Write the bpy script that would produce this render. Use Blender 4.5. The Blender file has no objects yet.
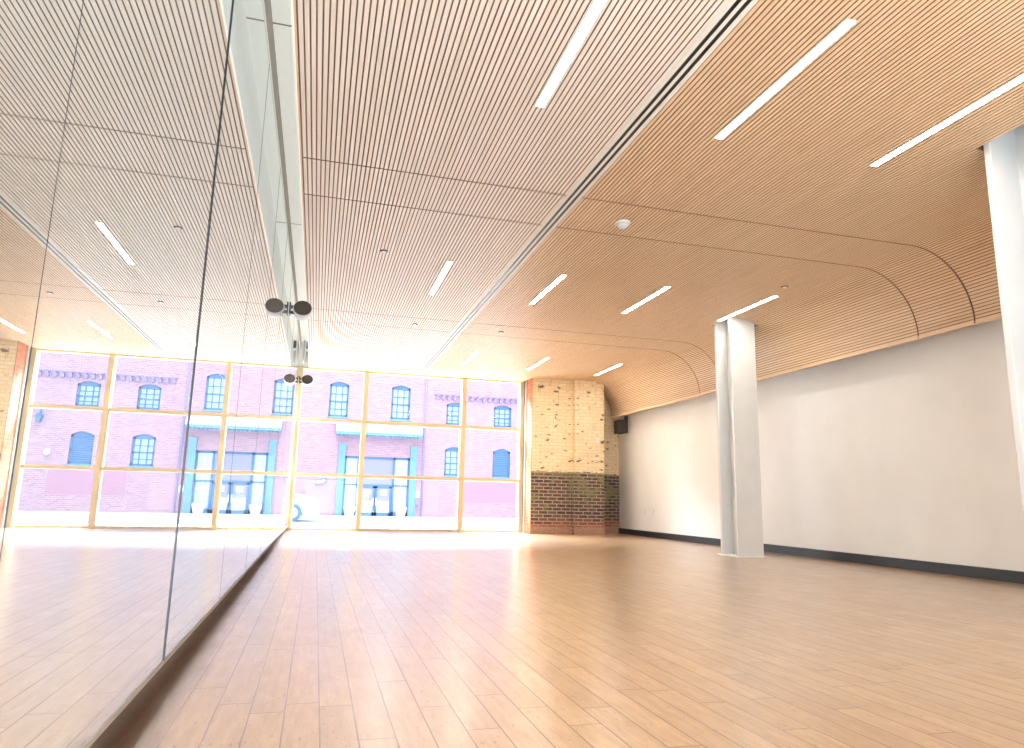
import bpy, bmesh, math, random
from mathutils import Vector, Matrix
random.seed(4)
K = 0.65                       # metres per survey unit (camera height = 1 unit)
col = bpy.context.scene.collection
def W(x, y, z): return Vector((x*K, y*K, (z+1.0)*K))     # z = -1 is the floor

# ------------------------------------------------------------------ helpers
def BM(): return bmesh.new()
def box(bm, x0, x1, y0, y1, z0, z1, mi=0):
    vs = [bm.verts.new(W(x, y, z)) for x in (x0, x1) for y in (y0, y1) for z in (z0, z1)]
    for f in ((0,1,3,2),(4,6,7,5),(0,4,5,1),(2,3,7,6),(0,2,6,4),(1,5,7,3)):
        bm.faces.new([vs[i] for i in f]).material_index = mi
def quad(bm, pts, mi=0):
    f = bm.faces.new([bm.verts.new(W(*p)) for p in pts]); f.material_index = mi; return f
def prism(bm, pts, a0, a1, axis='y', mi=0):
    """extrude polygon pts along axis; pts are (x,z) for y, (y,z) for x, (x,y) for z"""
    def P(p, a):
        if axis == 'y': return W(p[0], a, p[1])
        if axis == 'x': return W(a, p[0], p[1])
        return W(p[0], p[1], a)
    A = [bm.verts.new(P(p, a0)) for p in pts]; B = [bm.verts.new(P(p, a1)) for p in pts]
    n = len(pts)
    for i in range(n):
        bm.faces.new((A[i], A[(i+1) % n], B[(i+1) % n], B[i])).material_index = mi
    bm.faces.new(A).material_index = mi; bm.faces.new(B[::-1]).material_index = mi
def cyl(bm, c, r0, r1, h, axis='z', n=24, mi=0):
    """frustum from c (radius r0) along +axis by h (radius r1)"""
    A, B = [], []
    for i in range(n):
        a = 2*math.pi*i/n; u, v = math.cos(a), math.sin(a)
        if axis == 'z': A.append(W(c[0]+r0*u, c[1]+r0*v, c[2])); B.append(W(c[0]+r1*u, c[1]+r1*v, c[2]+h))
        elif axis == 'y': A.append(W(c[0]+r0*u, c[1], c[2]+r0*v)); B.append(W(c[0]+r1*u, c[1]+h, c[2]+r1*v))
        else: A.append(W(c[0], c[1]+r0*u, c[2]+r0*v)); B.append(W(c[0]+h, c[1]+r1*u, c[2]+r1*v))
    A = [bm.verts.new(p) for p in A]; B = [bm.verts.new(p) for p in B]
    for i in range(n):
        f = bm.faces.new((A[i], A[(i+1) % n], B[(i+1) % n], B[i])); f.material_index = mi; f.smooth = True
    bm.faces.new(A[::-1]).material_index = mi; bm.faces.new(B).material_index = mi
def obj(name, bm, mats, parent=None, origin=None, bevel=0):
    if not isinstance(mats, (list, tuple)): mats = [mats]
    o0 = Vector(parent['_o']) if parent is not None else (origin if origin is not None else Vector((0,0,0)))
    bmesh.ops.recalc_face_normals(bm, faces=bm.faces[:])
    bmesh.ops.translate(bm, verts=bm.verts[:], vec=-o0)
    me = bpy.data.meshes.new(name); bm.to_mesh(me); bm.free()
    for m in mats: me.materials.append(m)
    o = bpy.data.objects.new(name, me); col.objects.link(o)
    if parent is not None: o.parent = parent
    else: o.location = o0
    o['_o'] = tuple(o0)
    if bevel:
        b = o.modifiers.new('bevel', 'BEVEL'); b.width = bevel*K; b.segments = 2; b.limit_method = 'ANGLE'
    return o
def tag(o, label=None, cat=None, group=None, kind=None):
    for k, v in (('label', label), ('category', cat), ('group', group), ('kind', kind)):
        if v: o[k] = v
    return o
def thing(name, label, cat, at, group=None, kind=None):
    o = bpy.data.objects.new(name, None); col.objects.link(o); o.empty_display_size = .1
    o.location = at; o['_o'] = tuple(at); return tag(o, label, cat, group, kind)
def struct(name, bm, mats, label, cat, parent=None):
    o = obj(name, bm, mats, parent)
    return tag(o, label, cat, kind='structure')
def copy_tree(o, delta, parent=None):
    c = o.copy(); col.objects.link(c)
    if parent is None: c.location = o.location + delta
    else: c.parent = parent
    for ch in [x for x in col.objects if x.parent == o]: copy_tree(ch, delta, c)
    return c

# ------------------------------------------------------------------ materials
def srgb(c):
    return tuple(((v/255)/12.92 if v/255 <= .04045 else ((v/255+.055)/1.055)**2.4) for v in c) + (1,)
def mat(name, c, rough=.5, metal=0, emit=0, ecol=None, coat=0, spec=.5):
    m = bpy.data.materials.new(name); m.use_nodes = True
    b = m.node_tree.nodes['Principled BSDF']
    b.inputs['Base Color'].default_value = c if len(c) == 4 else srgb(c)
    b.inputs['Roughness'].default_value = rough; b.inputs['Metallic'].default_value = metal
    b.inputs['Specular IOR Level'].default_value = spec; b.inputs['Coat Weight'].default_value = coat
    if emit:
        b.inputs['Emission Color'].default_value = ecol or (1,1,1,1); b.inputs['Emission Strength'].default_value = emit
    return m
class N:
    def __init__(s, m): s.m = m; s.t = m.node_tree; s.b = s.t.nodes['Principled BSDF']
    def n(s, typ, **kw):
        o = s.t.nodes.new(typ)
        for k, v in kw.items():
            if k.startswith('i_'): o.inputs[k[2:].replace('_', ' ')].default_value = v
            else: setattr(o, k, v)
        return o
    def l(s, a, b): s.t.links.new(a, b)
    def math(s, op, a, b=None, c=None, clamp=False):
        o = s.t.nodes.new('ShaderNodeMath'); o.operation = op; o.use_clamp = clamp
        for i, v in enumerate((a, b, c)):
            if v is None: continue
            if isinstance(v, (int, float)): o.inputs[i].default_value = v
            else: s.l(v, o.inputs[i])
        return o.outputs[0]
    def mix(s, f, a, b, blend='MIX'):
        o = s.t.nodes.new('ShaderNodeMix'); o.data_type = 'RGBA'; o.blend_type = blend
        for i, v in ((0, f), (6, a), (7, b)):
            if isinstance(v, (int, float)): o.inputs[i].default_value = v
            elif isinstance(v, tuple): o.inputs[i].default_value = v
            else: s.l(v, o.inputs[i])
        return o.outputs[2]
    def pos(s):
        """position in survey units, from true geometry position"""
        g = s.n('ShaderNodeNewGeometry'); v = s.n('ShaderNodeVectorMath', operation='SCALE')
        s.l(g.outputs['Position'], v.inputs[0]); v.inputs['Scale'].default_value = 1/K
        return v.outputs[0]
    def xyz(s, v):
        x = s.n('ShaderNodeSeparateXYZ'); s.l(v, x.inputs[0]); return x.outputs
    def vec(s, x, y, z):
        c = s.n('ShaderNodeCombineXYZ')
        for i, v in enumerate((x, y, z)):
            if isinstance(v, (int, float)): c.inputs[i].default_value = v
            else: s.l(v, c.inputs[i])
        return c.outputs[0]
    def noise(s, v, scale, detail=3, rough=.5):
        o = s.n('ShaderNodeTexNoise'); s.l(v, o.inputs['Vector']); o.inputs['Scale'].default_value = scale
        o.inputs['Detail'].default_value = detail; o.inputs['Roughness'].default_value = rough; return o.outputs['Fac']
    def step(s, v, a, b):
        o = s.n('ShaderNodeMapRange'); o.clamp = True; s.l(v, o.inputs[0])
        o.inputs[1].default_value = a; o.inputs[2].default_value = b; return o.outputs[0]

def floor_material():
    m = mat('bamboo_floor', (200,165,125), .3); q = N(m); x, y, z = q.xyz(q.pos())
    w, L = .1555, 1.39
    xs = q.math('DIVIDE', q.math('ADD', x, .069+w*40), w); row = q.math('FLOOR', xs)
    wn = q.n('ShaderNodeTexWhiteNoise', noise_dimensions='1D'); q.l(row, wn.inputs['W'])
    ys = q.math('ADD', q.math('DIVIDE', q.math('ADD', y, 60), L), wn.outputs['Value'])
    brd = q.math('FLOOR', ys)
    fx = q.math('SUBTRACT', xs, row); fy = q.math('SUBTRACT', ys, brd)
    def edge(f, e):   # 1 on the seam
        d = q.math('MINIMUM', f, q.math('SUBTRACT', 1, f)); return q.math('SUBTRACT', 1, q.step(d, e*.4, e))
    seam = q.math('MAXIMUM', edge(fx, .03), edge(fy, .0036))
    w2 = q.n('ShaderNodeTexWhiteNoise', noise_dimensions='2D'); q.l(q.vec(row, brd, 0), w2.inputs['Vector'])
    grain = q.noise(q.vec(q.math('MULTIPLY', x, 26), q.math('MULTIPLY', y, 3.0), brd), 1, 4, .65)
    fleck = q.noise(q.vec(q.math('MULTIPLY', x, 60), q.math('MULTIPLY', y, 16), row), 1, 2, .6)
    c = q.mix(q.step(grain, .3, .72), srgb((174,137,97)), srgb((204,165,120)))
    c = q.mix(q.math('MULTIPLY', w2.outputs['Value'], .28), c, srgb((140,104,72)))
    c = q.mix(q.math('MULTIPLY', q.step(fleck, .62, .72), .6), c, srgb((108,72,46)))
    c = q.mix(q.math('MULTIPLY', seam, .9), c, srgb((92,56,32)))
    # soft shade along the mirror foot, painted into the board colour
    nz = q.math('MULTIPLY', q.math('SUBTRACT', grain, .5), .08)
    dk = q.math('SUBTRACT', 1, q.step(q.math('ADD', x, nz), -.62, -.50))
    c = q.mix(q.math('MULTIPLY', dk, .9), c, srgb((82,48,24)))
    q.l(c, q.b.inputs['Base Color'])
    r = q.math('ADD', .26, q.math('MULTIPLY', q.noise(q.pos(), 3, 3), .16)); q.l(r, q.b.inputs['Roughness'])
    bp = q.n('ShaderNodeBump'); bp.inputs['Strength'].default_value = .25; bp.inputs['Distance'].default_value = .004
    q.l(q.math('SUBTRACT', q.math('MULTIPLY', grain, .25), seam), bp.inputs['Height']); q.l(bp.outputs[0], q.b.inputs['Normal'])
    q.b.inputs['Specular IOR Level'].default_value = .8; q.b.inputs['Coat Weight'].default_value = 1.0; q.b.inputs['Coat Roughness'].default_value = .25
    return m
def wood_material(name, c1, c2, rough=.55):
    m = mat(name, c1, rough); q = N(m); x, y, z = q.xyz(q.pos())
    g = q.noise(q.vec(q.math('MULTIPLY', x, 20), q.math('MULTIPLY', y, .8), q.math('MULTIPLY', z, 20)), 1, 4)
    q.l(q.mix(q.step(g, .3, .7), srgb(c1), srgb(c2)), q.b.inputs['Base Color']); return m
def paint_material(name, c, rough=.6, amt=.04):
    m = mat(name, c, rough); q = N(m); g = q.noise(q.pos(), 1.5, 4)
    d = tuple(int(v*(1-amt*2)) for v in c)
    q.l(q.mix(q.step(g, .35, .75), srgb(c), srgb(d)), q.b.inputs['Base Color'])
    bp = q.n('ShaderNodeBump'); bp.inputs['Strength'].default_value = .05; bp.inputs['Distance'].default_value = .002
    q.l(q.noise(q.pos(), 120, 2), bp.inputs['Height']); q.l(bp.outputs[0], q.b.inputs['Normal'])
    return m
def brick_nodes(q, u, v, bw, bh, mortar, c1, c2, cm, smooth=.15):
    b = q.n('ShaderNodeTexBrick'); q.l(q.vec(u, v, 0), b.inputs['Vector'])
    b.inputs['Scale'].default_value = 1; b.inputs['Brick Width'].default_value = bw; b.inputs['Row Height'].default_value = bh
    b.inputs['Mortar Size'].default_value = mortar; b.inputs['Mortar Smooth'].default_value = smooth
    b.inputs['Color1'].default_value = srgb(c1); b.inputs['Color2'].default_value = srgb(c2); b.inputs['Mortar'].default_value = srgb(cm)
    return b
def old_brick_material():
    m = mat('old_painted_brick', (200,180,140), .8); q = N(m); p = q.pos(); x, y, z = q.xyz(p)
    z = q.math('SUBTRACT', z, 1.0)
    u = q.math('ADD', x, y)
    nz = q.noise(p, 3.0, 5, .65); nf = q.noise(q.vec(u, q.math('MULTIPLY', z, 2.2), 0), 9, 3, .6)
    wob = q.math('MULTIPLY', q.math('SUBTRACT', nf, .5), .02)
    b = brick_nodes(q, u, q.math('ADD', z, wob), .29, .104, .016, (56,48,50), (104,78,66), (166,150,134))
    lower = q.mix(q.math('MULTIPLY', q.step(nf, .45, .62), .45), b.outputs['Color'], srgb((112,92,80)))
    # moss-green paint remains, red lowest courses, painted upper wall with flaked spots
    green = q.math('MULTIPLY', q.step(q.noise(q.vec(u, z, 3), 1.7, 4, .6), .52, .60), q.step(z, -.5, -.2))
    lower = q.mix(q.math('MULTIPLY', green, .75), lower, srgb((122,122,84)))
    red = q.math('SUBTRACT', 1, q.step(q.math('ADD', z, q.math('MULTIPLY', nz, .5)), -.55, -.25))
    b2 = brick_nodes(q, u, z, .29, .104, .014, (150,82,56), (176,108,74), (170,140,118))
    lower = q.mix(q.math('MULTIPLY', red, .8), lower, b2.outputs['Color'])
    b3 = brick_nodes(q, u, q.math('ADD', z, wob), .29, .104, .012, (240,222,186), (232,210,172), (222,200,160))
    upper = b3.outputs['Color']
    upper = q.mix(q.math('MULTIPLY', q.step(nz, .48, .75), .5), upper, srgb((214,190,150)))
    b4 = brick_nodes(q, u, z, .145, .104, .012, (0,0,0), (255,255,255), (128,128,128))
    chip = q.math('MULTIPLY', q.step(q.noise(q.vec(q.math('MULTIPLY', u, 4), q.math('MULTIPLY', z, 9.6), 7), 1, 1, .4), .66, .72), 1)
    upper = q.mix(q.math('MULTIPLY', chip, .85), upper, srgb((88,58,44)))
    strk = q.math('MULTIPLY', q.step(q.noise(q.vec(q.math('MULTIPLY', u, 5), q.math('MULTIPLY', z, .8), 1), 1, 5, .75), .56, .66), q.step(z, 1.4, 3.4))
    upper = q.mix(q.math('MULTIPLY', strk, .7), upper, srgb((96,70,52)))
    k = q.step(q.math('ADD', z, q.math('MULTIPLY', q.math('SUBTRACT', nf, .5), .25)), .84, .90)
    q.l(q.mix(k, lower, upper), q.b.inputs['Base Color'])
    bp = q.n('ShaderNodeBump'); bp.inputs['Strength'].default_value = .6; bp.inputs['Distance'].default_value = .012
    q.l(q.math('ADD', q.math('MULTIPLY', b.outputs['Fac'], -1), q.math('MULTIPLY', nf, .8)), bp.inputs['Height']); q.l(bp.outputs[0], q.b.inputs['Normal'])
    return m
def orange_brick_material():
    m = mat('orange_brick', (190,100,60), .8); q = N(m); x, y, z = q.xyz(q.pos())
    b = brick_nodes(q, y, z, .29, .104, .014, (206,112,62), (176,84,46), (150,110,84))
    q.l(b.outputs['Color'], q.b.inputs['Base Color']); return m
def facade_material():
    m = mat('facade_brick', (220,180,200), .9); q = N(m); p = q.pos(); x, y, z = q.xyz(p)
    b = brick_nodes(q, x, z, .34, .115, .012, FAC1, FAC2, FAC3)
    n1 = q.noise(q.vec(x, 0, z), .5, 5, .6); n2 = q.noise(q.vec(x, 0, q.math('MULTIPLY', z, 3)), 1.6, 4, .7)
    c = q.mix(q.step(n1, .4, .65), b.outputs['Color'], srgb(FAC4), 'MIX')
    c = q.mix(.5, b.outputs['Color'], c)
    c = q.mix(q.math('MULTIPLY', q.step(n2, .45, .75), .45), c, srgb(FAC5))
    q.l(c, q.b.inputs['Base Color']); return m
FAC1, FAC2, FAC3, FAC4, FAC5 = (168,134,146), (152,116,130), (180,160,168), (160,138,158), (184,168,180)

M = {}
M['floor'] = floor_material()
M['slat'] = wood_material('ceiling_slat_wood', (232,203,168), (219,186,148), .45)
M['slat_lit'] = wood_material('lit_ceiling_slat_wood', (244,234,224), (232,220,206), .45)  # same slat wood, brighter light near the mirror painted into its colour
M['groove'] = mat('ceiling_groove', (152,120,94), .9)
M['wallpaint'] = paint_material('white_wall_paint', (240,239,236), .55, .01)
M['white'] = paint_material('white_trim_paint', (232,230,222), .5, .01)
M['coveglow'] = mat('glowing_cove_paint', (228,230,222), .6, emit=.28, ecol=(.92,.94,.90,1))  # faint glow added to lift the dark recess, no lamp in it
M['taupe'] = paint_material('taupe_paint', (166,156,146), .6, .03)
M['steel'] = paint_material('painted_steel', (222,222,220), .45, .02)
M['black'] = mat('black_baseboard', (40,44,50), .4)
M['dark'] = mat('dark_void', (22,20,18), .9)
M['frame'] = paint_material('cream_window_frame', (208,188,150), .5, .02)
M['brick'] = old_brick_material()
M['obrick'] = orange_brick_material()
M['facade'] = facade_material()
M['alu'] = mat('satin_aluminium', (205,205,200), .3, .6)
M['darkmetal'] = mat('dark_bronze_metal', (74,66,62), .45, .3)
M['grille'] = mat('speaker_grille', (66,58,54), .6)
M['plastic'] = mat('pale_plastic', (215,220,228), .4)
M['spk'] = mat('black_speaker_cabinet', (52,50,52), .5)
M['light'] = mat('light_diffuser', (255,250,240), .5, emit=60, ecol=(1,.95,.86,1))
M['blue'] = paint_material('blue_painted_joinery', (104,152,190), .6, .04)
M['blued'] = mat('blue_window_frame', (80,120,162), .6)
M['bglass'] = mat('facade_window_glass', (168,194,216), .25)
M['bglassd'] = mat('facade_dark_window_glass', (104,146,184), .3)
M['lilac'] = mat('lilac_door_panel', (140,142,184), .6)
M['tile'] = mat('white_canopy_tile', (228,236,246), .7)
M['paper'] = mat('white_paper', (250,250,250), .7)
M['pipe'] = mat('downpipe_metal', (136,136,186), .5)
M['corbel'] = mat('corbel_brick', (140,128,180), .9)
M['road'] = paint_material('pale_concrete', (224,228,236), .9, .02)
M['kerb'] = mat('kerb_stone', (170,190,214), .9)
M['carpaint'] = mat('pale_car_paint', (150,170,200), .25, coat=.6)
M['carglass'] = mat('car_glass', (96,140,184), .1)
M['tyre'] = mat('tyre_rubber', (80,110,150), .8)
M['mirrorglass'] = mat('mirror_silver', (226,238,244), 0.0, 1.0)
def mirror_mat():
    m = M['mirrorglass']; t = m.node_tree; b = t.nodes['Principled BSDF']; o = t.nodes['Material Output']
    mx = t.nodes.new('ShaderNodeMixShader'); d = t.nodes.new('ShaderNodeBsdfDiffuse'); d.inputs['Color'].default_value = (.85,.92,1,1)
    mx.inputs[0].default_value = .09; t.links.new(b.outputs[0], mx.inputs[1]); t.links.new(d.outputs[0], mx.inputs[2]); t.links.new(mx.outputs[0], o.inputs['Surface'])
mirror_mat()
M['blackseal'] = mat('black_joint_seal', (18,24,26), .4)
M['moss'] = mat('green_mould_stain', (120,122,86), .9)
def glass_mat():
    m = bpy.data.materials.new('clear_window_glass'); m.use_nodes = True; t = m.node_tree; t.nodes.clear()
    o = t.nodes.new('ShaderNodeOutputMaterial'); mx = t.nodes.new('ShaderNodeMixShader'); tr = t.nodes.new('ShaderNodeBsdfTransparent')
    gl = t.nodes.new('ShaderNodeBsdfGlossy'); gl.inputs['Roughness'].default_value = .0
    fr = t.nodes.new('ShaderNodeFresnel'); fr.inputs['IOR'].default_value = 1.45
    tr.inputs['Color'].default_value = (.95,.97,1,1); gl.inputs['Color'].default_value = (.22,.22,.22,1)
    t.links.new(fr.outputs[0], mx.inputs[0]); t.links.new(tr.outputs[0], mx.inputs[1]); t.links.new(gl.outputs[0], mx.inputs[2])
    t.links.new(mx.outputs[0], o.inputs['Surface']); return m
M['glass'] = glass_mat()

# ------------------------------------------------------------------ dimensions
XM, XR, ZC, YW, YB = -.706, 9.6, 3.755, 21.3, -4.0
XL = -.43                       # left edge of the slatted ceiling
ZT = 4.52                       # top of cove
SX0, SX1 = 2.76, 2.965          # linear slot
GX0 = 8.07; GR = 1.05           # start and radius of the ceiling curve
PITCH = .05

# ------------------------------------------------------------------ shell
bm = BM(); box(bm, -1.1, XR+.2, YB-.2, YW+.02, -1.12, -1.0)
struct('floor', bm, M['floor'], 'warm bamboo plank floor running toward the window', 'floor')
bm = BM(); box(bm, XR, XR+.2, YB, YW+.3, -1.0, ZT+.1)
struct('wall_right', bm, M['wallpaint'], 'long plain white wall on the right side', 'wall')
bm = BM(); box(bm, XR-.045, XR, YB, YW-.02, -1.0, -.835)
struct('baseboard_right', bm, M['black'], 'black baseboard along the white right wall', 'baseboard')
bm = BM(); box(bm, -1.1, -.80, YB, YW+.3, -1.0, ZT+.1)
struct('wall_left', bm, M['taupe'], 'taupe wall behind and above the mirrors', 'wall')
bm = BM(); box(bm, -1.1, XR+.2, YB-.2, YB, -1.0, ZT+.1)
struct('wall_back', bm, M['wallpaint'], 'white end wall behind the viewpoint', 'wall')
bm = BM(); box(bm, -1.1, XR+.2, YB-.2, YW+.3, ZT+.1, ZT+.2)
struct('ceiling', bm, M['dark'], 'dark structural soffit above the slatted ceiling', 'ceiling')

# cove beside the mirror: top boards and riser
bm = BM()
ys = [YB, 1.2, 6.45, 11.7, 16.95, YW]
for a, b in zip(ys, ys[1:]): box(bm, -.80, XL-.02, a, b, ZT, ZT+.05)
box(bm, XL-.02, XL, YB, YW, ZC, ZT+.1)
struct('trim_1', bm, M['coveglow'], 'pale recessed cove with added glow between mirror top and slatted ceiling', 'cove')

bm = BM(); box(bm, -.81, XM-.012, YB, YW-.05, 4.07, ZT+.1)
for y in ys[1:-1]: box(bm, -.80, XL-.02, y-.01, y+.01, ZT-.004, ZT+.01)
struct('trim_7', bm, M['taupe'], 'taupe wall band above the mirror top inside the cove', 'trim')
# ceiling slats ------------------------------------------------------------
HOLES = [(6.46, 7.36, 4.36, 5.225), (7.895, 8.56, 12.0, 12.73)]
def yend(x):
    if x < 6.2: return 20.95
    if x < 7.55: return 20.3
    if x < 8.6: return 20.1
    return 20.75
def arcpt(s, off=0.0):
    """point on the ceiling profile at arc length s measured from x = SX1; off = depth above the face"""
    x = SX1 + s
    if x <= GX0: return (x, ZC+off)
    a = (x-GX0)/GR
    r = GR+off
    return (GX0+r*math.sin(a), ZC-GR+r*math.cos(a))
def strip(bm, p, q, y0, y1, mi):
    a, b, c, d = [bm.verts.new(W(u[0], y, u[1])) for u, y in ((p, y0), (q, y0), (q, y1), (p, y1))]
    bm.faces.new((a, b, c, d)).material_index = mi
def slats(bm, fn, s0, s1, y0, y1, holes):
    n = int(round((s1-s0)/PITCH)); pt = (s1-s0)/n
    for i in range(n):
        a = s0+i*pt; g = a+pt*.27; e = a+pt
        segs = [(y0, y1)]
        xm_ = fn((a+e)/2)[0]
        if xm_ > 6.2: segs = [(y0, min(y1, yend(xm_)))]
        for hx0, hx1, hy0, hy1 in holes:
            if hx0 < xm_ < hx1:
                ns = []
                for u, v in segs:
                    if v <= hy0 or u >= hy1: ns.append((u, v))
                    else:
                        if u < hy0: ns.append((u, hy0))
                        if v > hy1: ns.append((hy1, v))
                segs = ns
        for u, v in segs:
            if v-u < .01: continue
            D = .016
            strip(bm, fn(a, D), fn(g, D), u, v, 1)
            strip(bm, fn(a), fn(a, D), u, v, 1); strip(bm, fn(g, D), fn(g), u, v, 1)
            strip(bm, fn(g), fn(e), u, v, 0)
            strip(bm, fn(a, .05), fn(e, .05), u, v, 1)                 # backing board
            for yy in (u, v):                                          # ends
                P = [fn(g), fn(e), fn(e, .05), fn(g, .05)]
                f = bm.faces.new([bm.verts.new(W(k[0], yy, k[1])) for k in P]); f.material_index = 1
flat = lambda s, off=0.0: (s, ZC+off)
YS = [YB, 1.0, 2.0, 7.65, 8.65, 14.3, 15.3, 20.95]
SEND = (GX0-SX1)+GR*math.pi/2
names = ['rearmost', 'narrow rear', 'broad near', 'narrow band nearest the viewer', 'broad middle', 'narrow band far', 'broad far']
for i, (a, b) in enumerate(zip(YS, YS[1:])):
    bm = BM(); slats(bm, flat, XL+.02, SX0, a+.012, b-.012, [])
    struct('ceiling', bm, [M['slat_lit'], M['groove']], 'slatted wood ceiling field painted lighter as if lit, left of the slot, ' + names[i], 'ceiling')
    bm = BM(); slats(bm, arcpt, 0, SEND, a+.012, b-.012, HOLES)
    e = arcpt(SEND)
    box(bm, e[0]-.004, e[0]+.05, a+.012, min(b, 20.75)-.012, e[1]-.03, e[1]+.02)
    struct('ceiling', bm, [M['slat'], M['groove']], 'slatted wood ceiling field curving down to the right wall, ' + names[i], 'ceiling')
# joint backing strips, left rim beside the cove, head trim
bm = BM()
for y in YS[1:-1]:
    box(bm, XL, SX0, y-.05, y+.05, ZC+.055, ZC+.075)
    box(bm, SX1, GX0, y-.05, y+.05, ZC+.055, ZC+.075)
    n = 12
    for k in range(n):
        p, q_ = arcpt(GX0-SX1+GR*math.pi/2*k/n, .055), arcpt(GX0-SX1+GR*math.pi/2*(k+1)/n, .055)
        strip(bm, p, q_, y-.05, y+.05, 0)
struct('trim_2', bm, M['groove'], 'brown shadow joints across the slatted ceiling', 'trim')
bm = BM(); box(bm, XL, XL+.02, YB, 20.95, ZC, ZC+.08)
box(bm, XL, 6.2, 20.97, YW-.08, ZC-.005, ZC+.08)
struct('trim_3', bm, M['slat'], 'pale wood edge trim of the ceiling along cove and window head', 'trim')
# soffit beyond the curve, above the gap by the wall
bm = BM(); box(bm, 9.16, XR, YB, 20.75, 3.6, 3.66)
struct('trim_4', bm, M['wallpaint'], 'white closing board above the gap beside the right wall', 'trim')

# linear slot diffuser
t = thing('linear_air_diffuser', 'long white slot diffuser with two black lines across the ceiling', 'air vent', W((SX0+SX1)/2, 8, ZC))
w = (SX1-SX0)
bm = BM()
for a, b in ((0, .22), (.42, .58), (.78, 1)): box(bm, SX0+w*a, SX0+w*b, YB, 20.6, ZC-.008, ZC+.06)
box(bm, SX0, SX1, 20.6, 20.95, ZC-.005, ZC+.06)
obj('frame', bm, M['white'], t)
bm = BM()
for a, b in ((.22, .42), (.58, .78)): box(bm, SX0+w*a, SX0+w*b, YB, 20.6, ZC-.002, ZC+.055)
obj('slot', bm, M['blackseal'], t)

# ------------------------------------------------------------------ ceiling lights
def make_light(x, y0, y1):
    t = thing('ceiling_light', '', 'light', W(x, (y0+y1)/2, ZC))
    bm = BM(); h = .041
    for a, b in ((x-h-.008, x-h), (x+h, x+h+.008)): box(bm, a, b, y0, y1, ZC-.006, ZC+.03)
    for a, b in ((y0-.01, y0), (y1, y1+.01)): box(bm, x-h-.008, x+h+.008, a, b, ZC-.006, ZC+.03)
    obj('frame', bm, M['white'], t)
    bm = BM(); box(bm, x-h, x+h, y0, y1, ZC-.003, ZC+.02); obj('diffuser', bm, M['light'], t)
    return t
L0 = make_light(1.83, 10.57, 12.45)
LP = [(1.83, 10.57, 'in the middle row, left of the slot diffuser'),
      (3.79, 10.57, 'in the middle row, just right of the slot diffuser'),
      (5.74, 10.57, 'in the middle row, between slot diffuser and column'),
      (7.83, 10.42, 'in the middle row, ending at the far column top'),
      (1.83, 3.97, 'nearest the viewer, left of the slot diffuser'),
      (3.79, 3.97, 'nearest the viewer, just right of the slot diffuser'),
      (5.74, 3.97, 'nearest the viewer, pointing at the near column'),
      (1.83, 17.22, 'in the far row, left of the slot diffuser'),
      (3.79, 17.22, 'in the far row, just right of the slot diffuser'),
      (5.74, 17.22, 'in the far row, second from the right'),
      (7.9, 17.3, 'in the far row, rightmost near the pier')]
for i, (x, y, s) in enumerate(LP):
    o = L0 if i == 0 else copy_tree(L0, Vector(((x-1.83)*K, (y-10.57)*K, 0)))
    o['label'] = 'white linear recessed ceiling light ' + s; o['group'] = 'linear lights recessed in the slatted ceiling'

# ------------------------------------------------------------------ ceiling discs
t = thing('smoke_detector', 'round white smoke detector on the slatted ceiling near the slot', 'detector', W(3.78, 8.2, ZC))
bm = BM(); cyl(bm, (3.78, 8.2, ZC-.03), .105, .105, .03); obj('base', bm, M['white'], t)
bm = BM(); cyl(bm, (3.78, 8.2, ZC-.075), .06, .088, .045); cyl(bm, (3.78, 8.2, ZC-.085), .022, .028, .012); obj('sensor_cap', bm, M['plastic'], t)
def sprinkler(x, y):
    t = thing('sprinkler_cap', '', 'sprinkler', W(x, y, ZC))
    bm = BM(); cyl(bm, (x, y, ZC-.012), .055, .062, .012); obj('rim', bm, M['darkmetal'], t)
    bm = BM(); cyl(bm, (x, y, ZC-.024), .034, .04, .012); obj('cover', bm, M['white'], t)
    return t
S0 = sprinkler(.763, 10.41)
for i, (x, y, s) in enumerate([(.763, 10.41, 'near the mirror cove'), (3.82, 14.88, 'right of the slot on the far narrow band'),
                               (7.62, 9.9, 'beside the light by the far column'), (1.85, 14.85, 'left of the slot on the far narrow band')]):
    o = S0 if i == 0 else copy_tree(S0, Vector(((x-.763)*K, (y-10.41)*K, 0)))
    o['label'] = 'small round sprinkler cap in the ceiling ' + s; o['group'] = 'sprinkler caps in the slatted ceiling'

# ------------------------------------------------------------------ mirrors
ord_ = ['first', 'second', 'third', 'fourth', 'fifth', 'sixth', 'seventh', 'eighth', 'ninth', 'tenth']
YJ = [1.945+2.22*k for k in range(-1, 9)] + [21.16]
prot = {1: .0005, 2: .006}
for i, (a, b) in enumerate(zip(YJ, YJ[1:])):
    t = thing('wall_mirror', 'tall frameless mirror panel on the left wall, %s from the viewer' % ord_[i], 'mirror', W(XM, (a+b)/2, -.88), 'mirror panels along the left wall')
    g = .002
    bm = BM(); box(bm, XM-.05, XM, a+g, b-g, -.865, 4.04); obj('mirror_glass', bm, M['mirrorglass'], t)
    bm = BM(); box(bm, XM-.08, XM+.006, a+g, b-g, -.885, -.865); obj('bottom_rail', bm, M['taupe'], t)
    bm = BM(); box(bm, XM-.08, XM+.008, a+g, b-g, 4.04, 4.065); obj('top_rail', bm, M['white'], t)
    p = prot.get(i, .0015); e = .004 if i == 2 else .0015
    if i:
        bm = BM(); box(bm, XM-.08, XM+p, a-e, a+e, -.88, 4.04); obj('joint_seal', bm, M['blackseal'], t)

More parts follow.
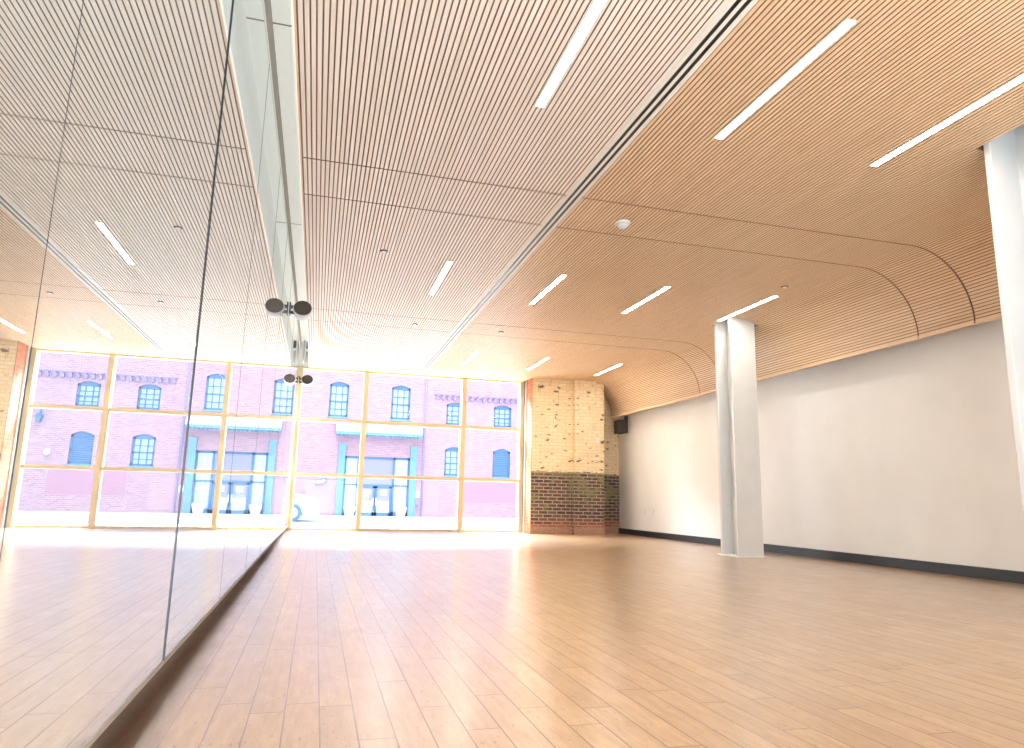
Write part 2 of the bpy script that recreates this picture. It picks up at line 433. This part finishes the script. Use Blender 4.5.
# ------------------------------------------------------------------ window wall
win = thing('window_1', 'wall of tall glazing with cream mullions facing the street', 'window', W(2.7, YW, -1), kind='structure')
MX = [XM+.03, 1.254, 4.296]; hw = .068
bm = BM()
TZ = [-.965, .585, 2.2, ZC-.02]
for x in MX: 
    b2 = BM(); box(b2, x-hw, x+hw, YW-.16, YW+.12, -1, ZC+.02); obj('mullion', b2, M['frame'], win)
b2 = BM(); box(b2, 6.13, 6.25, YW-.16, YW+.12, -1, ZC+.02); obj('jamb', b2, M['frame'], win)
xs = MX+[6.13]
for k, z in enumerate(TZ):
    hz = .05 if 0 < k < 3 else .03
    b2 = BM(); box(b2, MX[0], 6.13, YW-.12, YW+.10, z-hz, z+hz); obj('transom' if 0 < k < 3 else ('sill' if k == 0 else 'head'), b2, M['frame'], win)
bm.free()
for i in range(3):
    for k in range(3):
        b2 = BM(); x0, x1 = xs[i], xs[i+1]
        quad(b2, [(x0, YW, TZ[k]), (x1, YW, TZ[k]), (x1, YW, TZ[k+1]), (x0, YW, TZ[k+1])]); obj('pane', b2, M['glass'], win)
# wall above the window head and outer side jamb profiles
bm = BM(); box(bm, -1.1, XR+.2, YW+.12, YW+.4, ZC+.02, ZT+.2); box(bm, -1.1, MX[0]-hw, YW-.1, YW+.4, -1, ZC+.02)
struct('wall_far', bm, M['coveglow'], 'pale wall with added glow above the window head', 'wall')
bm = BM(); box(bm, 6.25, 6.262, 21.0, YW, -1, ZC); box(bm, 6.225, 6.262, 20.86, 20.94, -1, ZC)
struct('trim_5', bm, M['alu'], 'pale metal guide strip between window jamb and brick', 'trim')
bm = BM(); box(bm, 6.235, 6.262, 20.95, 21.0, -1, ZC); box(bm, 6.24, 6.262, 21.05, 21.1, -1, ZC)
struct('trim_6', bm, M['darkmetal'], 'dark metal strip between window jamb and brick', 'trim')

# brick pier
pier = thing('wall_pier', 'old brick pier with flaking cream paint over dark bricks', 'wall', W(7.4, 20.6, -1), kind='structure')
bm = BM(); box(bm, 6.27, 7.62, 20.3, YW+.3, -1, ZC+.3); obj('pier_face', bm, M['brick'], pier)
bm = BM(); box(bm, 7.6, 8.58, 20.1, YW+.3, -1, ZC+.3); obj('pilaster', bm, M['brick'], pier)
bm = BM(); box(bm, 8.58, XR, YW-.05, YW+.3, -1, ZC+.3); obj('recessed_face', bm, M['brick'], pier)
bm = BM(); box(bm, 6.262, 6.275, 20.295, 20.86, -.98, ZC); obj('brick_reveal', bm, M['obrick'], pier)
bm = BM(); box(bm, 6.255, 7.6, 20.27, 20.3, -1, -.78); box(bm, 7.585, 8.6, 20.07, 20.1, -1, -.78); box(bm, 8.6, XR, YW-.08, YW-.05, -1, -.78)
bmesh.ops.subdivide_edges(bm, edges=bm.edges[:], cuts=1)
obj('rough_footing', bm, wood_material('rough_footing_stone', (150,112,92), (176,142,120), .9), pier)

t = thing('wall_plate', 'small white square plate on the cream painted brick pilaster', 'wall plate', W(8.32, 20.1, 1.85))
bm = BM(); box(bm, 8.26, 8.40, 20.06, 20.1, 1.78, 1.94); obj('plate', bm, M['white'], t, bevel=.006)
bm = BM(); cyl(bm, (8.33, 20.05, 1.86), .02, .02, .012, 'y'); obj('screw_cover', bm, M['plastic'], t)
# sockets on the right wall
for y, s in ((19.35, 'farther from the viewer'), (18.78, 'nearer the viewer')):
    t = thing('wall_socket', 'small white socket plate low on the white wall, ' + s, 'socket', W(XR, y, -.28), 'socket plates low on the right wall')
    bm = BM(); box(bm, XR-.015, XR, y-.06, y+.06, -.35, -.19); obj('plate', bm, M['white'], t)
    bm = BM(); box(bm, XR-.019, XR-.015, y-.03, y+.03, -.26, -.21); box(bm, XR-.019, XR-.015, y-.03, y+.03, -.33, -.28); obj('outlet', bm, M['plastic'], t)

# black wall speaker under the ceiling edge
t = thing('wall_speaker', 'black box loudspeaker on the white wall beside the brick pier', 'speaker', W(9.5, 20.6, 2.2))
bm = BM(); box(bm, 9.19, 9.45, 20.42, 20.72, 2.17, 2.60); obj('cabinet', bm, M['spk'], t, bevel=.012)
bm = BM(); box(bm, 9.21, 9.43, 20.405, 20.42, 2.19, 2.58); obj('grille', bm, M['grille'], t)
bm = BM(); box(bm, 9.45, 9.50, 20.5, 20.62, 2.28, 2.5); box(bm, 9.5, XR, 20.54, 20.6, 2.2, 2.75); obj('bracket', bm, M['darkmetal'], t)

# ------------------------------------------------------------------ columns
def column(x0, x1, y0, y1, label):
    t = thing('steel_column', label, 'column', W((x0+x1)/2, (y0+y1)/2, -1), 'white steel columns')
    tf, tw = .075, .08; xc = (x0+x1)/2
    prof = [(x0,y0),(x1,y0),(x1,y0+tf),(xc+tw/2,y0+tf),(xc+tw/2,y1-tf),(x1,y1-tf),(x1,y1),(x0,y1),(x0,y1-tf),(xc-tw/2,y1-tf),(xc-tw/2,y0+tf),(x0,y0+tf)]
    bm = BM(); prism(bm, prof, -1, ZT, 'z'); obj('shaft', bm, M['steel'], t, bevel=.008)
    bm = BM(); box(bm, x0-.05, x1+.05, y0-.05, y1+.05, -1, -.982); obj('base_plate', bm, M['white'], t)
    return t
column(7.93, 8.50, 12.05, 12.66, 'white steel column in mid room under the ceiling curve')
column(6.51, 7.30, 4.42, 5.17, 'white steel column close to the viewer at the right edge')

# ------------------------------------------------------------------ D-shaped spot speakers on the mirror
def mirror_speaker(y, z, s, label):
    t = thing('mirror_speaker', label, 'speaker', W(XM+.2*s, y, z), 'dark round speakers mounted high on the mirror')
    cx, cz = XM+.245*s, z
    def outline(r, dz=0, n=28):
        return [(cx+r*math.cos(a)*(1.0), cz+dz+r*.86*math.sin(a)) for a in [2*math.pi*i/n for i in range(n)]]
    yy = y-.10*s
    bm = BM()      # rounded housing seen from below: stacked shrinking sections toward the rear
    secs = [(0, 1.0), (.05, 1.06), (.16, 1.04), (.27, .92), (.34, .66), (.37, .3)]
    rings = []
    for d, k in secs:
        rings.append([bm.verts.new(W(cx+(p[0]-cx)*k, yy+d*s, cz+(p[1]-cz)*k-.16*d*s)) for p in outline(.165*s)])
    for A, B in zip(rings, rings[1:]):
        for i in range(len(A)):
            bm.faces.new((A[i], A[(i+1) % len(A)], B[(i+1) % len(A)], B[i])).smooth = True
    bm.faces.new(rings[0]); bm.faces.new(rings[-1])
    obj('housing', bm, M['plastic'], t)
    bm = BM(); prism(bm, outline(.158*s), yy-.014*s, yy+.001); obj('grille', bm, M['grille'], t, bevel=.004)
    bm = BM(); cyl(bm, (cx, yy-.02*s, cz), .085*s, .085*s, .008*s, 'y'); obj('cone', bm, M['darkmetal'], t)
    bm = BM(); box(bm, XM+.012, cx-.12*s, y-.03*s, y+.05*s, z+.005*s, z+.055*s); box(bm, XM+.012, XM+.035, y-.09*s, y+.09*s, z-.12*s, z+.10*s)
    box(bm, XM+.03, XM+.11*s, y-.03*s, y+.03*s, z-.10*s, z-.05*s)
    obj('bracket', bm, M['darkmetal'], t)
mirror_speaker(12.93, 3.36, 1.0, 'round dark speaker with pale shell high on the mirror, nearer the viewer')
mirror_speaker(20.85, 3.31, 1.0, 'round dark speaker high on the mirror in front of the window corner')
t = thing('junction_box', 'dark metal junction box with pale pipes at the far end of the cove', 'junction box', W(-.56, 20.9, 4.1))
bm = BM(); box(bm, -.56, -.48, 20.8, 20.95, 4.25, 4.45); obj('cover', bm, M['darkmetal'], t)
bm = BM(); cyl(bm, (-.53, 20.85, 3.8), .035, .035, .35); cyl(bm, (-.62, 20.9, 3.8), .02, .02, .7); obj('pipe', bm, M['alu'], t)

# ------------------------------------------------------------------ outside: street and building
YF = 48.0; ZG = -1.3
bm = BM(); box(bm, -25, 45, YW+.42, 44.0, ZG-.3, ZG-.12)
struct('road', bm, M['road'], 'sunlit pale street outside the window', 'road')
bm = BM(); box(bm, -25, 45, YW+.03, 25.0, ZG-.29, -1.03)
struct('sidewalk', bm, M['road'], 'near sidewalk directly outside the window', 'sidewalk')
bm = BM(); box(bm, -25, 45, 44.18, YF+.3, ZG-.3, ZG)
struct('sidewalk', bm, M['road'], 'far sidewalk along the brick building', 'sidewalk')
bm = BM(); box(bm, -25, 45, 44.0, 44.18, ZG-.3, ZG+.005)
struct('kerb', bm, M['kerb'], 'blue grey kerb of the far sidewalk', 'kerb')

bld = thing('brick_building', 'old pink red brick building with blue windows across the street', 'building', W(7, YF, ZG))
def arched(x0, x1, z0, z1, rise, n=8):
    pts = [(x0, z0), (x1, z0)]
    for i in range(n+1):
        u = i/n; x = x1+(x0-x1)*u; pts.append((x, z1-rise+rise*math.sin(math.pi*u)**.8 if 0 < u < 1 else z1-rise))
    return pts
WIN = [(.45, 1.72, 5.26, 7.66), (4.62, 5.92, 5.28, 7.68), (8.5, 9.83, 5.1, 6.72), (11.95, 13.25, 5.1, 6.70),
       (8.5, 9.83, 1.55, 3.55), (11.95, 13.25, 1.55, 3.55), (-3.8, -2.5, 5.26, 7.66), (-3.8, -2.5, 1.4, 3.6), (15.6, 16.9, 5.1, 6.7)]
# facade wall as a grid of blocks leaving the openings free
OP = [(a, b, c, d) for a, b, c, d in WIN]+[(1.72, 6.1, ZG, 2.65)]
gx = sorted(set([-14, 30]+[v for o in OP for v in o[:2]])); gz = sorted(set([ZG, 10.8]+[v for o in OP for v in o[2:]]))
bm = BM()
for a, b in zip(gx, gx[1:]):
    for c, d in zip(gz, gz[1:]):
        mx_, mz_ = (a+b)/2, (c+d)/2
        if any(o[0] < mx_ < o[1] and o[2] < mz_ < o[3] for o in OP): continue
        box(bm, a, b, YF, YF+.5, c, d)
box(bm, -14, 30, YF+.5, YF+.6, ZG, 10.8)
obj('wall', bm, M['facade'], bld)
for i, (a, b, c, d) in enumerate(WIN):
    dark = i in (5, 7)
    bm = BM(); fw = .13; yy = YF+.12
    box(bm, a, a+fw, yy, yy+.2, c, d); box(bm, b-fw, b, yy, yy+.2, c, d); box(bm, a, b, yy, yy+.2, c, c+fw)
    zt = d-.32
    prism(bm, [(a, zt), (b, zt), (b, d), (a, d)], yy, yy+.2)
    zm = (c+zt)/2; box(bm, a, b, yy, yy+.2, zm-.05, zm+.05)
    if not dark:
        for k in (1, 2): xx = a+(b-a)*k/3; box(bm, xx-.03, xx+.03, yy+.03, yy+.15, c, zt)
        for zz in ((c+zm)/2, (zm+zt)/2): box(bm, a, b, yy+.03, yy+.15, zz-.025, zz+.025)
    else:
        k = c+.1
        while k < zt: box(bm, a+.1, b-.1, yy+.02, yy+.12, k, k+.09); k += .14
    f = obj('window', bm, M['blued'], bld)
    bm = BM(); box(bm, a+.05, b-.05, yy+.1, yy+.14, c+.05, zt); obj('pane', bm, M['bglassd'] if dark else M['bglass'], f)
    bm = BM(); box(bm, a-.06, b+.06, YF-.08, YF+.1, c-.1, c); obj('window_sill', bm, M['blue'], bld)
    bm = BM()      # shallow arch of bricks over the opening
    n = 10
    prism(bm, [(a, d+.001), (a, d-.22)]+[(a+(b-a)*j/n, d-.22+.2*math.sin(math.pi*j/n)) for j in range(1, n)]+[(b, d-.22), (b, d+.001)], YF+.001, YF+.12); obj('brick_arch', bm, M['facade'], bld)
bm = BM(); x = 7.7
while x < 20: box(bm, x, x+.2, YF-.14, YF, 6.82, 7.05); box(bm, x+.07, x+.27, YF-.14, YF, 7.05, 7.14); x += .42
box(bm, 7.6, 20, YF-.12, YF, 7.14, 7.2)
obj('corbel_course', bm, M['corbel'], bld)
bm = BM(); cyl(bm, (6.98, YF-.1, ZG), .05, .05, 12.0); obj('downpipe', bm, M['pipe'], bld)
bm = BM(); box(bm, 9.9, 14.2, YF-.01, YF, -.3, 1.3); obj('patched_brick', bm, mat('patched_brick_paint', (166,128,146), .9), bld)
# entrance
for a, b in ((1.30, 1.74), (6.10, 6.54)): bm = BM(); box(bm, a, b, YF-.14, YF, ZG, 3.2); box(bm, a-.02, b+.02, YF-.18, YF, 3.2, 3.45); box(bm, a-.03, b+.03, YF-.18, YF, ZG, ZG+.35); obj('pilaster', bm, M['blue'], bld)
bm = BM(); x = 1.1
prism(bm, [(YF-.75, 4.05), (YF, 4.05), (YF, 4.6), (YF-.7, 4.3)], 1.02, 6.75, 'x'); 
obj('canopy', bm, M['blue'], bld)
bm = BM(); x = 1.05
while x < 6.68: 
    vs = [(x, YF-.76, 4.22), (x+.14, YF-.76, 4.22), (x+.14, YF-.02, 4.72), (x, YF-.02, 4.72)]
    lo = [bm.verts.new(W(*p)) for p in vs]; hi = [bm.verts.new(W(p[0], p[1]-.02, p[2]+.13)) for p in vs]
    for i in range(4): bm.faces.new((lo[i], lo[(i+1) % 4], hi[(i+1) % 4], hi[i]))
    bm.faces.new(lo); bm.faces.new(hi); x += .2
obj('roof_tiles', bm, M['tile'], bld)
x = 1.1
while x < 6.7: bm = BM(); box(bm, x, x+.09, YF-.7, YF-.55, 3.92, 4.05); obj('bracket', bm, M['blue'], bld); x += .26
bm = BM(); yy = YF+.15
for a, b in ((1.74, 1.86), (2.58, 2.74), (4.98, 5.12), (5.98, 6.10)): box(bm, a, b, yy, yy+.2, ZG, 2.65)
box(bm, 1.74, 6.1, yy, yy+.2, 2.5, 2.65); box(bm, 1.74, 6.1, yy, yy+.2, .68, .80); box(bm, 1.74, 2.7, yy, yy+.2, ZG, ZG+.3); box(bm, 5.0, 6.1, yy, yy+.2, ZG, ZG+.3)
ent = obj('entrance_frame', bm, M['blued'], bld)
bm = BM(); box(bm, 2.74, 4.98, yy+.08, yy+.1, .8, 2.5); obj('fanlight', bm, M['lilac'], ent)
for a, b in ((1.86, 2.58), (5.12, 5.98)):
    bm = BM(); box(bm, a, b, yy+.08, yy+.1, ZG+.3, 2.5); obj('sidelight', bm, M['bglass'], ent)
    bm = BM()
    for z in (.2, 1.45): box(bm, a, b, yy+.04, yy+.07, z, z+.07)
    xx = (a+b)/2-.04; box(bm, xx, xx+.09, yy+.03, yy+.06, ZG+.8, 2.3)
    obj('glazing_bars', bm, M['tile'], ent)
for a, b, hx in ((2.76, 3.84, 3.74), (3.88, 4.96, 3.94)):
    bm = BM()
    box(bm, a, a+.14, yy, yy+.12, ZG, .68); box(bm, b-.14, b, yy, yy+.12, ZG, .68); box(bm, a, b, yy, yy+.12, ZG, ZG+.25); box(bm, a, b, yy, yy+.12, .56, .68)
    box(bm, a+.14, b-.14, yy+.05, yy+.07, -.35, .56)
    d = obj('door', bm, [M['blued']], bld)
    bm = BM(); box(bm, a+.14, b-.14, yy+.02, yy+.05, -.3, .56); obj('upper_panel', bm, M['lilac'], d)
    bm = BM(); box(bm, a+.14, b-.14, yy+.02, yy+.05, ZG+.25, -.3); obj('lower_panel', bm, M['tile'], d)
    bm = BM(); cx = (a+b)/2; box(bm, cx-.16, cx+.22, yy-.01, yy+.02, .1, .45); obj('paper_notice', bm, M['paper'], d)
    bm = BM(); box(bm, hx-.03, hx+.03, yy-.08, yy-.02, -.6, -.1); obj('handle', bm, M['tile'], d)
for x, s in ((2.2, 'left'), (5.55, 'right')):
    t = thing('planter', 'white planter pot at the %s of the blue street entrance' % s, 'planter', W(x, YF-.7, ZG), 'white planters beside the entrance doors')
    bm = BM(); cyl(bm, (x, YF-.7, ZG), .26, .40, .62, n=4 if 0 else 20); obj('pot', bm, M['tile'], t)
    bm = BM(); cyl(bm, (x, YF-.7, ZG+.6), .36, .36, .04); obj('soil', bm, M['kerb'], t)
t = thing('wall_notice', 'white notice box on the brick right of the street entrance', 'notice', W(6.72, YF, .2))
bm = BM(); box(bm, 6.6, 6.86, YF-.06, YF, 0, .42); obj('board', bm, M['paper'], t)
bm = BM(); cyl(bm, (6.72, YF-.08, -.55), .09, .09, .08, 'y'); obj('button', bm, M['blued'], t)
t = thing('wall_sign', 'small tilted blue framed sign on the brick left of the entrance', 'sign', W(.3, YF, .8))
bm = BM(); prism(bm, [(-.12, .66), (.58, .78), (.64, 1.12), (-.02, 1.02)], YF-.1, YF); obj('frame', bm, M['blued'], t)
bm = BM(); prism(bm, [(-.02, .75), (.5, .84), (.54, 1.03), (.05, .95)], YF-.12, YF-.1); obj('face', bm, M['tile'], t)
t = thing('wall_lantern', 'dark wall lantern high on the brick right of all windows', 'lantern', W(15.0, YF, 4.3))
bm = BM(); prism(bm, [(14.9, 4.0), (15.1, 4.0), (15.18, 4.4), (14.82, 4.4)], YF-.4, YF-.1); cyl(bm, (15, YF-.25, 4.4), .2, .02, .2); obj('lamp', bm, M['blued'], t)
bm = BM(); box(bm, 14.97, 15.03, YF-.25, YF, 4.6, 4.66); box(bm, 14.93, 15.07, YF-.03, YF, 4.3, 4.9); obj('bracket', bm, M['blued'], t)
t = thing('globe_lamp', 'round white globe lamp on the brick beside the shuttered window', 'lamp', W(14.3, YF, 2.2))
bm = BM(); bmesh.ops.create_uvsphere(bm, u_segments=20, v_segments=12, radius=.17*K, matrix=Matrix.Translation(W(14.3, YF-.32, 2.2))); obj('globe', bm, M['paper'], t)
bm = BM(); cyl(bm, (14.3, YF-.16, 2.2), .08, .08, .14, 'y'); obj('base', bm, M['blued'], t)

# parked car, its nose showing right of the corner mullion
cx0, cx1, cy0, cy1 = -6.4, .22, 39.2, 41.9; zg = ZG-.12
car = thing('parked_car', 'pale car parked in the street with its nose past the corner mullion', 'car', W(-3, 40.5, zg))
prof = [(cx0, .45), (cx0+.02, .95), (cx0+.1, 1.3), (cx0+.3, 1.5), (cx0+.55, 1.58), (cx0+1.2, 2.12), (cx0+1.9, 2.26), (cx0+3.3, 2.26), (cx0+4.0, 2.1), (cx0+4.9, 1.55),
        (cx1-.7, 1.42), (cx1-.2, 1.22), (cx1-.02, .95), (cx1, .5), (cx1-.1, .35), (cx1-.75, .33)]
def arch(xc, r=.52): return [(xc+r*math.cos(a), .33+r*math.sin(a)) for a in [math.pi*i/10 for i in range(11)]]
prof = prof + arch(cx1-1.35) + arch(cx0+1.3) + [(cx0+.2, .33)]
# a wide lower body, narrower at the cabin
bm = BM()
P = [(x, z+zg) for x, z in prof]
A = [bm.verts.new(W(x, cy0+(.28 if z-zg > 1.6 else 0), z)) for x, z in P]; B = [bm.verts.new(W(x, cy1-(.28 if z-zg > 1.6 else 0), z)) for x, z in P]
for i in range(len(P)): bm.faces.new((A[i], A[(i+1) % len(P)], B[(i+1) % len(P)], B[i]))
bm.faces.new(A); bm.faces.new(B[::-1])
bmesh.ops.triangulate(bm, faces=[f for f in bm.faces if len(f.verts) > 4])
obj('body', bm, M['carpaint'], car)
for s, y in ((-1, cy0+.13), (1, cy1-.13)):
    for q1 in ([(cx0+1.15, 1.62), (cx0+1.45, 2.05), (cx0+2.55, 2.14), (cx0+2.55, 1.62)], [(cx0+2.68, 1.62), (cx0+2.68, 2.14), (cx0+3.6, 2.08), (cx0+4.55, 1.62)]):
        bm = BM(); prism(bm, [(x, z+zg) for x, z in q1], y-.02, y+.02); obj('side_window', bm, M['carglass'], car)
    for x in (cx1-1.35, cx0+1.3):
        yc = cy0-.02 if s < 0 else cy1-.33
        bm = BM(); cyl(bm, (x, yc, zg+.48), .48, .48, .35, 'y', 28); wh = obj('wheel', bm, M['tyre'], car)
        bm = BM(); cyl(bm, (x, yc-.02 if s < 0 else yc+.35, zg+.48), .28, .28, .02, 'y', 20); obj('hubcap', bm, M['alu'], wh)
bm = BM(); quad(bm, [(cx0+4.05, cy0+.42, 2.08+zg), (cx0+4.05, cy1-.42, 2.08+zg), (cx0+4.86, cy1-.3, 1.6+zg), (cx0+4.86, cy0+.3, 1.6+zg)])
bmesh.ops.translate(bm, verts=bm.verts[:], vec=(.01, 0, .02)); obj('windscreen', bm, M['carglass'], car)
for y in (cy0-.01, cy1-.4): bm = BM(); box(bm, cx1-.3, cx1+.01, y, y+.42, zg+.85, zg+1.08); obj('headlight', bm, M['carglass'], car)
bm = BM(); box(bm, cx1-.2, cx1+.04, cy0+.1, cy1-.1, zg+.4, zg+.62); obj('bumper', bm, M['kerb'], car)

# ------------------------------------------------------------------ light
def area(name, at, tgt, sx, sy, power, c):
    d = bpy.data.lights.new(name, 'AREA'); d.shape = 'RECTANGLE'; d.size = sx*K; d.size_y = sy*K; d.energy = power; d.color = c
    o = bpy.data.objects.new(name, d); col.objects.link(o); o.location = W(*at)
    o.rotation_euler = (W(*tgt)-W(*at)).to_track_quat('-Z', 'Y').to_euler(); return o
area('fill_lamp_cool', (1.5, -2.6, -.3), (4.0, 1.9, 3.75), 4.4, 3.2, 380, (.76, .89, 1.0))  # added cool fill behind the viewpoint, no such lamp in the room
area('fill_lamp_warm', (7.0, -2.6, -.3), (7.6, 1.6, 3.75), 4.6, 3.2, 120, (1.0, .84, .64))  # added warm fill, also unseen, for the right side
area('added_window_glow', (2.9, 24.2, 6.4), (2.9, 15, -1), 7.5, 2.0, 5800, (.88, .94, 1.0))  # added lamp out of view above the window head, brightens the far floor
sun = bpy.data.lights.new('sun', 'SUN'); sun.energy = 2.6; sun.angle = .05; sun.color = (1, .97, .92)
so = bpy.data.objects.new('sun', sun); col.objects.link(so); so.rotation_euler = Vector((.2, .35, -.92)).to_track_quat('-Z', 'Y').to_euler()
wd = bpy.data.worlds.new('sky'); bpy.context.scene.world = wd; wd.use_nodes = True
bg = wd.node_tree.nodes['Background']; bg.inputs[0].default_value = (.88, .94, 1.0, 1); bg.inputs[1].default_value = 2.7

# ------------------------------------------------------------------ camera
cam = bpy.data.cameras.new('camera'); co = bpy.data.objects.new('camera', cam); col.objects.link(co)
yaw, pit, rol = math.radians(15.411), math.radians(10.284), math.radians(1.277)
fw = Vector((math.sin(yaw)*math.cos(pit), math.cos(yaw)*math.cos(pit), math.sin(pit)))
rt = Vector((math.cos(yaw), -math.sin(yaw), 0)); up = rt.cross(fw)
r2 = rt*math.cos(rol)+up*math.sin(rol); u2 = -rt*math.sin(rol)+up*math.cos(rol)
mt = Matrix((r2, u2, -fw)).transposed().to_4x4(); mt.translation = W(0, 0, 0); co.matrix_world = mt
cam.sensor_width = 36; cam.lens = 36*691.57/1024; cam.clip_end = 300; cam.clip_start = .02
bpy.context.scene.camera = co
sc = bpy.context.scene
sc.view_settings.view_transform = 'Standard'; sc.view_settings.look = 'None'; sc.view_settings.exposure = 0.25
for o in bpy.data.objects:
    if '_o' in o.keys(): del o['_o']
